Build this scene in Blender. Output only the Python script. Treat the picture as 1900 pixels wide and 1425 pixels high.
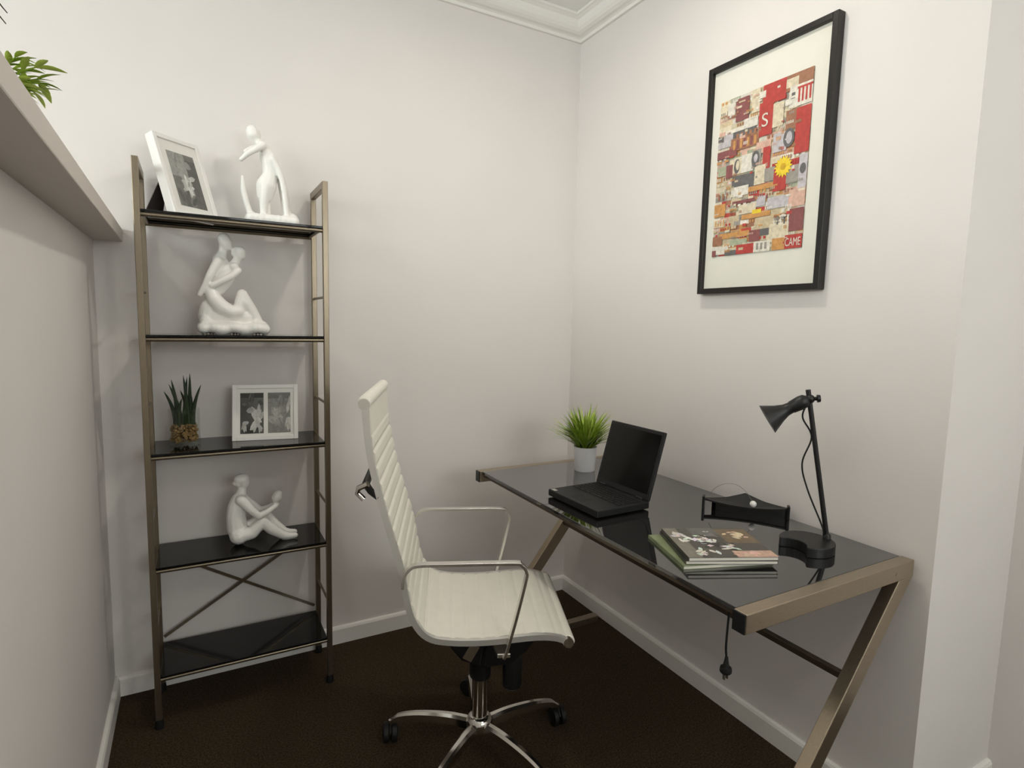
import bpy, bmesh, math, random
from mathutils import Vector, Matrix
random.seed(7)
R = math.radians
S = bpy.context.scene
C = S.collection
for o in list(bpy.data.objects):
    bpy.data.objects.remove(o)

# ------------------------------------------------------------------ camera
YAW, PITCH, ROLL = 0.5064, 0.1049, 0.0228
fw = Vector((math.sin(YAW)*math.cos(PITCH), math.cos(YAW)*math.cos(PITCH), -math.sin(PITCH)))
rt = Vector((math.cos(YAW), -math.sin(YAW), 0))
up = rt.cross(fw)
r2 = rt*math.cos(ROLL) + up*math.sin(ROLL)
u2 = up*math.cos(ROLL) - rt*math.sin(ROLL)
cam = bpy.data.cameras.new('camera')
cam.sensor_width = 36.0
cam.lens = 1070.6/1900*36
cam.clip_start = 0.02
co = bpy.data.objects.new('camera', cam)
C.objects.link(co)
M = Matrix((r2, u2, -fw)).transposed().to_4x4()
M.translation = Vector((-1.5958, -2.2998, 1.32))
co.matrix_world = M
S.camera = co

# ------------------------------------------------------------------ world, exposure
W = bpy.data.worlds.new('world')
S.world = W
W.use_nodes = True
bg = W.node_tree.nodes['Background']
bg.inputs[0].default_value = (0.96, 0.975, 1.0, 1)
bg.inputs[1].default_value = 8.0
S.view_settings.view_transform = 'Standard'
S.view_settings.look = 'None'
S.view_settings.exposure = 0.23
S.view_settings.gamma = 1.0
S.view_settings.use_curve_mapping = False
DOWNLIGHTS = [(-0.72, -1.02, 5.5), (-0.60, -3.1, 4.5), (-2.7, -1.3, 4.0)]   # x, y, watts
ADDED_WINDOWS = [('x', -3.6, -3.3, -0.5, 1.55, 2.60), ('y', -4.4, -1.3, 0.25, 1.40, 2.3)]     # unseen openings added for daylight: plane axis, position, span, sill, head
def portal(loc, rot, sx, sy):
    L = bpy.data.lights.new('daylight_portal', 'AREA'); L.shape = 'RECTANGLE'; L.size = sx; L.size_y = sy
    L.cycles.is_portal = True
    o = bpy.data.objects.new('daylight_portal', L); C.objects.link(o); o.location = loc; o.rotation_euler = rot
portal((-3.62, -1.90, 2.075), (0, -math.pi/2, 0), 1.05, 2.8)
portal((-0.525, -4.42, 1.85), (math.pi/2, 0, 0), 1.55, 0.9)

# ------------------------------------------------------------------ materials
def srgb(r, g, b):
    f = lambda c: (c/255/12.92) if c/255 <= 0.04045 else ((c/255+0.055)/1.055)**2.4
    return (f(r), f(g), f(b), 1)

MATS = {}
def mat(name, col, rough=0.5, metal=0.0, var=0.0, scale=20.0, bump=0.0, bscale=None, spec=0.5, coat=0.0, trans=0.0, ior=1.45, stretch=None):
    m = bpy.data.materials.new(name)
    m.use_nodes = True
    nt = m.node_tree
    b = nt.nodes['Principled BSDF']
    b.inputs['Base Color'].default_value = col
    b.inputs['Roughness'].default_value = rough
    b.inputs['Metallic'].default_value = metal
    b.inputs['Specular IOR Level'].default_value = spec
    b.inputs['Coat Weight'].default_value = coat
    b.inputs['Transmission Weight'].default_value = trans
    b.inputs['IOR'].default_value = ior
    if var or bump:
        tc = nt.nodes.new('ShaderNodeTexCoord')
        vec = tc.outputs['Object']
        if stretch:
            mp = nt.nodes.new('ShaderNodeMapping')
            mp.inputs['Scale'].default_value = stretch
            nt.links.new(vec, mp.inputs[0]); vec = mp.outputs[0]
    if var:
        n = nt.nodes.new('ShaderNodeTexNoise')
        n.inputs['Scale'].default_value = scale
        n.inputs['Detail'].default_value = 4
        nt.links.new(vec, n.inputs['Vector'])
        r = nt.nodes.new('ShaderNodeValToRGB')
        r.color_ramp.elements[0].position = 0.3
        r.color_ramp.elements[1].position = 0.7
        r.color_ramp.elements[0].color = tuple(c*(1-var) for c in col[:3]) + (1,)
        r.color_ramp.elements[1].color = tuple(min(1, c*(1+var)) for c in col[:3]) + (1,)
        nt.links.new(n.outputs['Fac'], r.inputs[0])
        nt.links.new(r.outputs[0], b.inputs['Base Color'])
    if bump:
        n2 = nt.nodes.new('ShaderNodeTexNoise')
        n2.inputs['Scale'].default_value = bscale or scale
        n2.inputs['Detail'].default_value = 5
        nt.links.new(vec, n2.inputs['Vector'])
        bp = nt.nodes.new('ShaderNodeBump')
        bp.inputs['Strength'].default_value = bump
        bp.inputs['Distance'].default_value = 0.01
        nt.links.new(n2.outputs['Fac'], bp.inputs['Height'])
        nt.links.new(bp.outputs[0], b.inputs['Normal'])
    MATS[name] = m
    return m

mat('wall_paint', srgb(227, 222, 218), 0.75, var=0.015, scale=3, bump=0.03, bscale=160, spec=0.25)
mat('white_paint', srgb(236, 233, 227), 0.45, var=0.01, scale=5, spec=0.4)
mat('ledge_paint', srgb(206, 198, 190), 0.5, var=0.015, scale=6, spec=0.4)
mat('ceiling_paint', srgb(240, 239, 236), 0.8, var=0.01, scale=4, spec=0.2)
mat("carpet", srgb(70, 58, 43), 0.95, var=0.55, scale=190, bump=0.9, bscale=260, spec=0.1)
mat('desk_metal', srgb(176, 162, 142), 0.34, metal=0.95, var=0.06, scale=40, stretch=(1, 8, 8))
mat('shelf_metal', srgb(136, 124, 106), 0.34, metal=0.88, var=0.06, scale=40, stretch=(8, 8, 1))
mat('black_glass', srgb(22, 21, 21), 0.025, var=0.05, scale=3, spec=0.9, coat=0.9)
mat('shelf_glass', srgb(17, 17, 16), 0.05, var=0.05, scale=3, spec=0.4)
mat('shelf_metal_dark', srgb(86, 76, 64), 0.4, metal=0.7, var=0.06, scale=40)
mat('black_plastic', srgb(20, 20, 21), 0.38, var=0.1, scale=60, spec=0.45)
mat('black_satin', srgb(23, 23, 23), 0.42, var=0.1, scale=50, spec=0.5)
mat('laptop_body', srgb(26, 26, 28), 0.45, var=0.12, scale=90, spec=0.4)
mat('laptop_keys', srgb(15, 15, 16), 0.55, var=0.1, scale=90)
mat('screen', srgb(8, 9, 8), 0.12, var=0.05, scale=10, spec=0.4)
mat('frame_black', srgb(34, 31, 29), 0.4, var=0.12, scale=60, spec=0.4)
mat('chrome', srgb(215, 212, 206), 0.12, metal=1.0, var=0.02, scale=30)
mat('polished_aluminium', srgb(226, 224, 218), 0.27, metal=1.0, var=0.03, scale=30)
mat('satin_rail', srgb(222, 220, 214), 0.36, metal=0.7, var=0.02, scale=30)
mat('white_leather', srgb(232, 228, 216), 0.42, var=0.02, scale=30, bump=0.08, bscale=220, spec=0.4)
mat('ceramic', srgb(240, 238, 233), 0.3, var=0.01, scale=15, spec=0.5)
mat('pot_white', srgb(232, 230, 232), 0.35, var=0.01, scale=20)
mat('frame_white', srgb(238, 236, 232), 0.35, var=0.01, scale=20)
mat('easel', srgb(70, 62, 58), 0.7, var=0.1, scale=50)
mat('mat_board', srgb(232, 230, 220), 0.85, var=0.01, scale=30)
mat('paper', srgb(226, 222, 210), 0.8, var=0.05, scale=300, stretch=(1, 1, 8))
mat('magazine_green', srgb(120, 130, 96), 0.5, var=0.2, scale=20)
mat('cover_dark', srgb(60, 58, 52), 0.3, var=0.4, scale=25)
mat('leaf_grass', srgb(132, 160, 44), 0.5, var=0.35, scale=25)
mat('leaf_lime', srgb(172, 192, 84), 0.5, var=0.3, scale=30)
mat('leaf_dark', srgb(36, 52, 28), 0.45, var=0.4, scale=30)
mat('gravel', srgb(142, 114, 74), 0.7, var=0.5, scale=70)
mat('soil', srgb(45, 36, 24), 0.9, var=0.4, scale=80)
mat('white_bead', srgb(235, 233, 228), 0.25, var=0.01, scale=20)
mat('rubber', srgb(14, 14, 14), 0.6, var=0.1, scale=60)
mat('wire', srgb(150, 148, 142), 0.3, metal=0.9, var=0.05, scale=40)

def pane_mat(name, tint, fac_ior=0.05):
    m = bpy.data.materials.new(name); m.use_nodes = True
    nt = m.node_tree
    for n in list(nt.nodes): nt.nodes.remove(n)
    out = nt.nodes.new('ShaderNodeOutputMaterial')
    mix = nt.nodes.new('ShaderNodeMixShader')
    t = nt.nodes.new('ShaderNodeBsdfTransparent'); t.inputs[0].default_value = tint
    g = nt.nodes.new('ShaderNodeBsdfGlossy'); g.inputs['Roughness'].default_value = 0.02
    lw = nt.nodes.new('ShaderNodeLayerWeight'); lw.inputs['Blend'].default_value = 0.5
    pw = nt.nodes.new('ShaderNodeMath'); pw.operation = 'POWER'; pw.inputs[1].default_value = 5
    f = nt.nodes.new('ShaderNodeMath'); f.operation = 'MULTIPLY_ADD'; f.inputs[1].default_value = 0.6; f.inputs[2].default_value = fac_ior
    nt.links.new(lw.outputs['Facing'], pw.inputs[0]); nt.links.new(pw.outputs[0], f.inputs[0])
    nt.links.new(f.outputs[0], mix.inputs[0]); nt.links.new(t.outputs[0], mix.inputs[1])
    nt.links.new(g.outputs[0], mix.inputs[2]); nt.links.new(mix.outputs[0], out.inputs[0])
    MATS[name] = m
pane_mat('clear_glass', (0.93, 0.95, 0.93, 1))
pane_mat('picture_glass', (0.98, 0.98, 0.97, 1), 0.012)

def print_mat(name, rough=0.6):
    m = bpy.data.materials.new(name); m.use_nodes = True
    nt = m.node_tree; b = nt.nodes['Principled BSDF']
    a = nt.nodes.new('ShaderNodeVertexColor'); a.layer_name = 'Col'
    tc = nt.nodes.new('ShaderNodeTexCoord')
    n = nt.nodes.new('ShaderNodeTexNoise'); n.inputs['Scale'].default_value = 90; n.inputs['Detail'].default_value = 3
    nt.links.new(tc.outputs['Object'], n.inputs['Vector'])
    mr = nt.nodes.new('ShaderNodeMapRange'); mr.inputs[1].default_value = .3; mr.inputs[2].default_value = .7
    mr.inputs[3].default_value = .82; mr.inputs[4].default_value = 1.12
    nt.links.new(n.outputs['Fac'], mr.inputs[0])
    mx = nt.nodes.new('ShaderNodeVectorMath'); mx.operation = 'SCALE'
    nt.links.new(a.outputs[0], mx.inputs[0]); nt.links.new(mr.outputs[0], mx.inputs['Scale'])
    nt.links.new(mx.outputs[0], b.inputs['Base Color'])
    b.inputs['Roughness'].default_value = rough
    MATS[name] = m
print_mat('print_ink'); print_mat('cover_print', 0.28)

em = bpy.data.materials.new('lamp_lens'); em.use_nodes = True
eb = em.node_tree.nodes['Principled BSDF']
eb.inputs['Emission Color'].default_value = (1, .93, .82, 1); eb.inputs['Emission Strength'].default_value = 6
MATS['lamp_lens'] = em

# ------------------------------------------------------------------ builders
def obj(name, bm, m, parent=None, smooth=False, kind=None, label=None, bevel=0.0, ang=40):
    me = bpy.data.meshes.new(name)
    bmesh.ops.recalc_face_normals(bm, faces=bm.faces)
    bm.to_mesh(me); bm.free()
    o = bpy.data.objects.new(name, me)
    C.objects.link(o)
    me.materials.append(MATS[m])
    if smooth:
        for p in me.polygons: p.use_smooth = True
        me.set_sharp_from_angle(angle=R(ang))
    if bevel:
        md = o.modifiers.new('bevel', 'BEVEL'); md.width = bevel; md.segments = 2; md.limit_method = 'ANGLE'; md.angle_limit = R(40)
    if parent: o.parent = parent
    if kind: o['kind'] = kind
    if label: o['label'] = label
    return o

def thing(name, label, cat, loc=(0, 0, 0), rz=0, group=None):
    o = bpy.data.objects.new(name, None); C.objects.link(o)
    o.empty_display_size = 0.05
    o.location = loc; o.rotation_euler = (0, 0, rz)
    o['label'] = label; o['category'] = cat
    if group: o['group'] = group
    return o

def box(bm, x0, x1, y0, y1, z0, z1):
    v = [bm.verts.new(p) for p in ((x0,y0,z0),(x1,y0,z0),(x1,y1,z0),(x0,y1,z0),(x0,y0,z1),(x1,y0,z1),(x1,y1,z1),(x0,y1,z1))]
    for f in ((0,3,2,1),(4,5,6,7),(0,1,5,4),(1,2,6,5),(2,3,7,6),(3,0,4,7)):
        bm.faces.new([v[i] for i in f])
    return bm

def B(*a):
    bm = bmesh.new(); box(bm, *a); return bm

def lathe(bm, prof, seg=32, c=(0, 0), cap=True):
    rings = []
    for r, z in prof:
        if r < 1e-5: rings.append([bm.verts.new((c[0], c[1], z))]*seg)
        else: rings.append([bm.verts.new((c[0]+r*math.cos(2*math.pi*i/seg), c[1]+r*math.sin(2*math.pi*i/seg), z)) for i in range(seg)])
    for a, b in zip(rings, rings[1:]):
        for i in range(seg):
            j = (i+1) % seg
            vs = []
            for v in (a[i], a[j], b[j], b[i]):
                if v not in vs: vs.append(v)
            if len(vs) > 2: bm.faces.new(vs)
    if cap:
        for ring in (rings[0], rings[-1]):
            if ring[0] is not ring[1]: bm.faces.new(ring)
    return bm

def sweep(bm, pts, rads, seg=10, closed=False):
    pts = [Vector(p) for p in pts]
    n = len(pts)
    if not hasattr(rads, '__len__'): rads = [rads]*n
    tang = []
    for i in range(n):
        a = pts[(i-1) % n] if closed or i else pts[0]
        b = pts[(i+1) % n] if closed or i < n-1 else pts[-1]
        tang.append((b-a).normalized())
    ref = Vector((0, 0, 1)) if abs(tang[0].z) < .9 else Vector((1, 0, 0))
    nn = (ref - tang[0]*ref.dot(tang[0])).normalized()
    rings = []
    for i in range(n):
        nn = (nn - tang[i]*nn.dot(tang[i])).normalized()
        bb = tang[i].cross(nn)
        rings.append([bm.verts.new(pts[i] + (nn*math.cos(2*math.pi*k/seg) + bb*math.sin(2*math.pi*k/seg))*rads[i]) for k in range(seg)])
    pairs = list(zip(rings, rings[1:])) + ([(rings[-1], rings[0])] if closed else [])
    for a, b in pairs:
        for k in range(seg):
            bm.faces.new((a[k], a[(k+1) % seg], b[(k+1) % seg], b[k]))
    if not closed:
        bm.faces.new(rings[0]); bm.faces.new(rings[-1])
    return bm

def smooth_path(pts, n=8):
    """Catmull-Rom through the points"""
    P = [Vector(p) for p in pts]
    P = [P[0]*2-P[1]] + P + [P[-1]*2-P[-2]]
    out = []
    for i in range(1, len(P)-2):
        for k in range(n):
            t = k/n
            a, b, c_, d = P[i-1], P[i], P[i+1], P[i+2]
            out.append(0.5*((2*b)+(c_-a)*t+(2*a-5*b+4*c_-d)*t*t+(3*b-a-3*c_+d)*t**3))
    out.append(P[-2])
    return out

def ribbon(bm, path, y0, y1, t0, t1, off=None):
    """a strip along an X-Z path, between y0 and y1, from t0 to t1 along the path's normal"""
    n = len(path); rings = []
    for i in range(n):
        a = path[max(0, i-1)]; b = path[min(n-1, i+1)]
        d = Vector((b[0]-a[0], 0, b[1]-a[1])).normalized()
        nn = Vector((-d.z, 0, d.x))
        p = Vector((path[i][0], 0, path[i][1]))
        o = off[i] if off else 0
        rings.append([bm.verts.new(q) for q in (p+nn*(t0-o)+Vector((0,y0,0)), p+nn*(t0-o)+Vector((0,y1,0)), p+nn*(t1+o)+Vector((0,y1,0)), p+nn*(t1+o)+Vector((0,y0,0)))])
    for a, b in zip(rings, rings[1:]):
        for k in range(4):
            bm.faces.new((a[k], a[(k+1) % 4], b[(k+1) % 4], b[k]))
    bm.faces.new(rings[0]); bm.faces.new(rings[-1])
    return bm

def prism(bm, poly, z0, z1):
    a = [bm.verts.new((x, y, z0)) for x, y in poly]; b = [bm.verts.new((x, y, z1)) for x, y in poly]
    n = len(poly)
    bm.faces.new(a); bm.faces.new(b)
    for i in range(n): bm.faces.new((a[i], a[(i+1) % n], b[(i+1) % n], b[i]))
    return bm

def beam(bm, p, q, w, h, side):
    """rectangular bar from p to q; w across `side`, h across the third direction"""
    p, q, side = Vector(p), Vector(q), Vector(side).normalized()
    d = (q-p).normalized(); t = d.cross(side).normalized()
    vs = []
    for e in (p, q):
        vs.append([bm.verts.new(e+side*(sx*w/2)+t*(sy*h/2)) for sx, sy in ((-1,-1),(1,-1),(1,1),(-1,1))])
    bm.faces.new(vs[0]); bm.faces.new(vs[1])
    for k in range(4): bm.faces.new((vs[0][k], vs[0][(k+1)%4], vs[1][(k+1)%4], vs[1][k]))
    return bm

def structure(name, bm, m, label=None, bevel=0.0):
    o = obj(name, bm, m, bevel=bevel); o['kind'] = 'structure'
    if label: o['label'] = label
    return o

# ------------------------------------------------------------------ the room
CEIL = 2.675
XL = -1.866           # face of the half-height wall
YE = -1.605           # end of the desk wall
XR = 0.43
structure('floor', B(-4.6, XR+.1, -4.4, 0.1, -0.06, 0), 'carpet', 'dark brown carpet covering the study floor')
structure('ceiling', B(-4.6, XR+.1, -4.4, 0.1, CEIL, CEIL+.08), 'ceiling_paint', 'flat white ceiling above the study')
structure('wall_back', B(-4.6, 0.0, 0, 0.1, 0, CEIL), 'wall_paint', 'off-white wall behind the metal shelf')
structure('wall_right', B(0.0, XR+.1, YE, 0.1, 0, CEIL), 'wall_paint', 'off-white wall beside the desk, ending in a wide white face')
structure('wall_far_right', B(XR, XR+.1, -4.4, YE, 0, CEIL), 'wall_paint', 'off-white wall at the right edge beyond the corner')
structure('wall_left', B(XL-.12, XL, -4.4, 0, 0, 1.555), 'wall_paint', 'half-height wall under the ledge on the left')
bm = bmesh.new()
prism(bm, [(-2.06, 0), (-1.785, 0), (-1.757, -2.0), (-1.757, -4.4), (-2.06, -4.4)], 1.555, 1.597)
structure('ledge', bm, 'ledge_paint', 'painted ledge capping the half-height wall', bevel=0.003)

def window_wall(name, axis, pos, a0, a1, w0, w1, z0, z1, t, label):
    bm = bmesh.new()
    for (p, q, c, d) in ((a0, w0, 0, CEIL), (w1, a1, 0, CEIL), (w0, w1, 0, z0), (w0, w1, z1, CEIL)):
        if axis == 'x': box(bm, pos-t, pos, p, q, c, d)
        else: box(bm, p, q, pos-t, pos, c, d)
    structure(name, bm, 'wall_paint', label)
def window(name, axis, pos, w0, w1, z0, z1, label):
    w = bpy.data.objects.new(name, None); C.objects.link(w); w['kind'] = 'structure'; w['label'] = label
    f = .05
    def bx(p, q, c, d, e0=-.06, e1=-.02): return B(pos+e0, pos+e1, p, q, c, d) if axis == 'x' else B(p, q, pos+e0, pos+e1, c, d)
    for (p, q, c, d) in ((w0, w0+f, z0, z1), (w1-f, w1, z0, z1), (w0+f, w1-f, z0, z0+f), (w0+f, w1-f, z1-f, z1), ((w0+w1)/2-f/2, (w0+w1)/2+f/2, z0+f, z1-f)):
        obj('window_frame', bx(p, q, c, d), 'white_paint', w)
    for p, q in ((w0+f, (w0+w1)/2-f/2), ((w0+w1)/2+f/2, w1-f)): obj('pane', bx(p, q, z0+f, z1-f, -.043, -.037), 'clear_glass', w)
window_wall('wall_far_left', 'x', -3.6, -4.4, .1, *ADDED_WINDOWS[0][2:], .1, 'wall with an added window beyond the half-height wall')
window_wall('wall_rear', 'y', -4.4, -4.6, XR+.1, *ADDED_WINDOWS[1][2:], .1, 'wall with an added window behind the viewer')
window('added_window_1', *ADDED_WINDOWS[0], 'unseen white window beyond the half-height wall, added for light from the left')  # unseen, added and sized to send daylight in over the half wall
window('added_window_2', *ADDED_WINDOWS[1], 'unseen white window behind the viewer, added for light on the wall end')  # unseen, added and placed so its daylight reaches the wall end

def skirting(name, p, q, inward, label):
    p, q, n = Vector(p), Vector(q), Vector(inward)
    prof = [(0, 0), (.014, 0), (.014, .060), (.010, .068), (.004, .071), (0, .071)]
    bm = bmesh.new()
    a = [bm.verts.new(p+n*d+Vector((0,0,z))) for d, z in prof]; b = [bm.verts.new(q+n*d+Vector((0,0,z))) for d, z in prof]
    bm.faces.new(a); bm.faces.new(b)
    for i in range(len(prof)):
        j = (i+1) % len(prof); bm.faces.new((a[i], a[j], b[j], b[i]))
    structure(name, bm, 'white_paint', label)
skirting('baseboard_back', (XL, 0, 0), (0, 0, 0), (0, -1, 0), 'white skirting board behind the metal shelf')
skirting('baseboard_right', (0, 0, 0), (0, YE, 0), (-1, 0, 0), 'white skirting board under the desk')
skirting('baseboard_left', (XL, 0, 0), (XL, -4.4, 0), (1, 0, 0), 'white skirting board along the half-height wall')
skirting('baseboard_end', (0, YE, 0), (XR, YE, 0), (0, -1, 0), 'white skirting board on the wall end')

def cornice(name, p, q, inward, m0, m1, label):
    """stepped cove between wall and ceiling; m0/m1: mitre shift per unit of projection"""
    p, q, n = Vector(p), Vector(q), Vector(inward); d = (q-p).normalized()
    prof = [(0, -.082), (.012, -.082), (.014, -.070), (.022, -.066)]
    prof += [(.022+.044*math.sin(t*math.pi/2/5), -.066+.046*(1-math.cos(t*math.pi/2/5))) for t in range(1, 6)]
    prof += [(.072, -.016), (.078, -.012), (.085, -.010), (.085, 0), (0, 0)]
    bm = bmesh.new()
    a = [bm.verts.new(p+n*e+d*(m0*e)+Vector((0,0,CEIL+z))) for e, z in prof]
    b = [bm.verts.new(q+n*e+d*(m1*e)+Vector((0,0,CEIL+z))) for e, z in prof]
    bm.faces.new(a); bm.faces.new(b)
    for i in range(len(prof)):
        j = (i+1) % len(prof); bm.faces.new((a[i], a[j], b[j], b[i]))
    structure(name, bm, 'white_paint', label)
cornice('trim_1', (-4.6, 0, 0), (0, 0, 0), (0, -1, 0), 0, -1, 'white cornice along the wall behind the shelf')
cornice('trim_2', (0, 0, 0), (0, YE, 0), (-1, 0, 0), 1, 1, 'white cornice along the desk wall')

# ceiling lamps above the frame; those away from the chair are added for light
for x, y, w in DOWNLIGHTS:
    where = {-1.02: 'over the chair', -3.1: 'behind the viewer, added for light from the rear', -1.3: 'beyond the half wall, added for light from the left'}[y]
    t = thing('ceiling_light', 'round recessed ceiling light ' + where, 'light', (x, y, CEIL), 0, 'recessed ceiling lights')
    bm = bmesh.new(); lathe(bm, [(.085, 0), (.085, -.006), (.066, -.008), (.062, 0)], 32, cap=False); obj('trim_ring', bm, 'white_paint', t, True)
    bm = bmesh.new(); lathe(bm, [(.062, -.002), (0, -.0025)], 32, cap=False); obj('lens', bm, 'lamp_lens', t)
    L = bpy.data.lights.new('downlight', 'AREA'); L.shape = 'DISK'; L.size = .12; L.energy = w; L.color = (1, .93, .83); L.spread = R(165)
    lo = bpy.data.objects.new('downlight', L); C.objects.link(lo); lo.location = (0, 0, -.012); lo.parent = t

# ------------------------------------------------------------------ desk
DX0, DX1, DY0, DY1, DZ = -0.648, -0.022, -0.316, -1.572, 0.750
desk = thing('glass_desk', 'black glass desk on a Z-shaped pewter metal frame by the wall', 'desk', (0, 0, 0))
obj('desktop', B(DX0+.012, DX1-.004, DY1+.033, DY0-.033, DZ-.010, DZ), 'black_glass', desk, bevel=.0015, label='black reflective glass top')
TH = .032
for s, y in ((1, DY1), (-1, DY0)):
    yc = y + s*TH/2
    obj('end_rail', B(DX0+.004, DX1, yc-TH/2, yc+TH/2, DZ-.042, DZ+.001), 'desk_metal', desk, bevel=.002)
    obj('end_cap', B(DX0, DX0+.004, yc-TH/2+.001, yc+TH/2-.001, DZ-.041, DZ), 'black_plastic', desk, label='black plastic end cap')
    # diagonal: from the back of the top down to the front of the foot
    p0, p1 = (-.022, DZ-.042), (-.082, DZ-.042); q0, q1 = (-.565, .030), (-.625, .030)
    bm = bmesh.new(); bm2 = [(p0), (q0), (q1), (p1)]
    a = [bm.verts.new((x, yc-TH/2+.0005, z)) for x, z in bm2]; b = [bm.verts.new((x, yc+TH/2-.0005, z)) for x, z in bm2]
    bm.faces.new(a); bm.faces.new(b)
    for i in range(4): bm.faces.new((a[i], a[(i+1)%4], b[(i+1)%4], b[i]))
    obj('diagonal_leg', bm, 'desk_metal', desk, bevel=.002)
    obj('foot', B(-.630, -.045, yc-TH/2, yc+TH/2, 0, .030), 'desk_metal', desk, bevel=.002)
    for bx in (-.60, -.10):
        bm = bmesh.new(); sweep(bm, [(bx, y-s*.001, DZ-.022), (bx, y+s*.002, DZ-.022)], .004, 10); obj('bolt', bm, 'desk_metal', desk)
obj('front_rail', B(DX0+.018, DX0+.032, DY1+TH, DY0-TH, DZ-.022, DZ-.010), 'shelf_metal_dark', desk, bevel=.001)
obj('back_rail', B(DX1-.034, DX1-.020, DY1+TH, DY0-TH, DZ-.026, DZ-.010), 'desk_metal', desk, bevel=.001)
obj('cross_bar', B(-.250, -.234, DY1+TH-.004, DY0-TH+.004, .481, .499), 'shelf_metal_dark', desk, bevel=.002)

# ------------------------------------------------------------------ shelf unit
SX0, SX1, SYF, SYR, SZ = -1.727, -1.193, -0.250, -0.036, 1.777
LEV = [1.616, 1.248, .882, .520, .161]
sh = thing('shelf_unit', 'tall narrow metal shelf unit with five black glass shelves', 'shelf', (0, 0, 0))
P = .0088
for x in (SX0, SX1):
    for y in (SYF, SYR):
        obj('post', B(x-P, x+P, y-P, y+P, .028, SZ), 'shelf_metal', sh, bevel=.0015)
        bm = bmesh.new(); lathe(bm, [(.013, .0), (.014, .006), (.011, .030)], 16, (x, y)); obj('foot', bm, 'rubber', sh, True)
    obj('top_rail', B(x-P, x+P, SYF+P, SYR-P, SZ-.024, SZ), 'shelf_metal', sh, bevel=.0015)
    for a, b in zip(LEV, LEV[1:]):
        z = (a+b)/2 - .038
        bm = bmesh.new(); sweep(bm, [(x, SYF+P, z), (x, SYR-P, z)], .0045, 8); obj('rung', bm, 'shelf_metal', sh, True)
for z in LEV:
    g = obj('shelf', B(SX0+P, SX1-P, SYF-.006, SYR+.004, z+.006, z+.013), 'shelf_glass', sh, bevel=.001, label='black glass shelf')
    for y in (SYF+.002, SYR-.004):
        bm = bmesh.new(); sweep(bm, [(SX0+P, y, z-.001), (SX1-P, y, z-.001)], .0068, 10); obj('shelf_rail', bm, 'shelf_metal', g, True)
    for x in (SX0+.014, SX1-.014):
        bm = bmesh.new(); sweep(bm, [(x, SYF+.010, z+.001), (x, SYR-.010, z+.001)], .005, 8); obj('side_rail', bm, 'shelf_metal', g, True)
for k, (xa, xb) in enumerate(((SX0, SX1), (SX1, SX0))):
    bm = bmesh.new(); y = SYR+.010+.004*k
    beam(bm, (xa+(.012 if xa < xb else -.012), y, LEV[4]+.03), (xb-(.012 if xa < xb else -.012), y, LEV[3]-.02), .003, .010, (0, 1, 0)); obj('cross_brace', bm, 'shelf_metal', sh)

# ------------------------------------------------------------------ office chair (local +X is forward)
ch = thing('office_chair', 'white ribbed office chair with chrome frame and castors', 'chair', (-.86, -.815, 0), math.atan2(-.387, .92))
prof = [(-.311, 1.118), (-.297, .985), (-.266, .845), (-.224, .700), (-.207, .612), (-.190, .548), (-.155, .500), (-.100, .483), (0, .479), (.13, .488), (.19, .484), (.226, .470)]
path = [(p.x, p.y) for p in smooth_path([(x, z, 0) for x, z in prof], 24)]
def arc_len(pa):
    s = [0]
    for a, b in zip(pa, pa[1:]): s.append(s[-1]+math.dist(a, b))
    return s
sl = arc_len(path)
isplit = min(range(len(path)), key=lambda i: abs(sl[i]-.635))
HW = .197
def dense(pa, step):
    s = arc_len(pa); out = []; t = 0; i = 0
    while t < s[-1]:
        while s[i+1] < t: i += 1
        f = (t-s[i])/(s[i+1]-s[i]); out.append((pa[i][0]+(pa[i+1][0]-pa[i][0])*f, pa[i][1]+(pa[i+1][1]-pa[i][1])*f)); t += step
    out.append(pa[-1]); return out
def sling(name, pa, pitch, flat0, amp):
    pa = dense(pa, .003); s = arc_len(pa)
    off = [(amp*(1-abs(math.cos(math.pi*(t-flat0)/pitch))**10) if t > flat0 else amp) for t in s]
    bm = bmesh.new(); ribbon(bm, pa, -HW, HW, -.0045, .0045, off)
    return obj(name, bm, 'white_leather', ch, True, ang=50)
sling('backrest', path[:isplit+1], .042, .085, .0042)
sling('seat', path[isplit:], .040, 0, .0022)
for nm, (x, z) in (('head_roll', (-.313, 1.116)), ('front_roll', (.226, .466))):
    bm = bmesh.new(); sweep(bm, [(x, -HW-.004, z), (x, -HW, z), (x, HW, z), (x, HW+.004, z)], [.012, .017, .017, .012], 20); obj(nm, bm, 'white_leather', ch, True)
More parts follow.
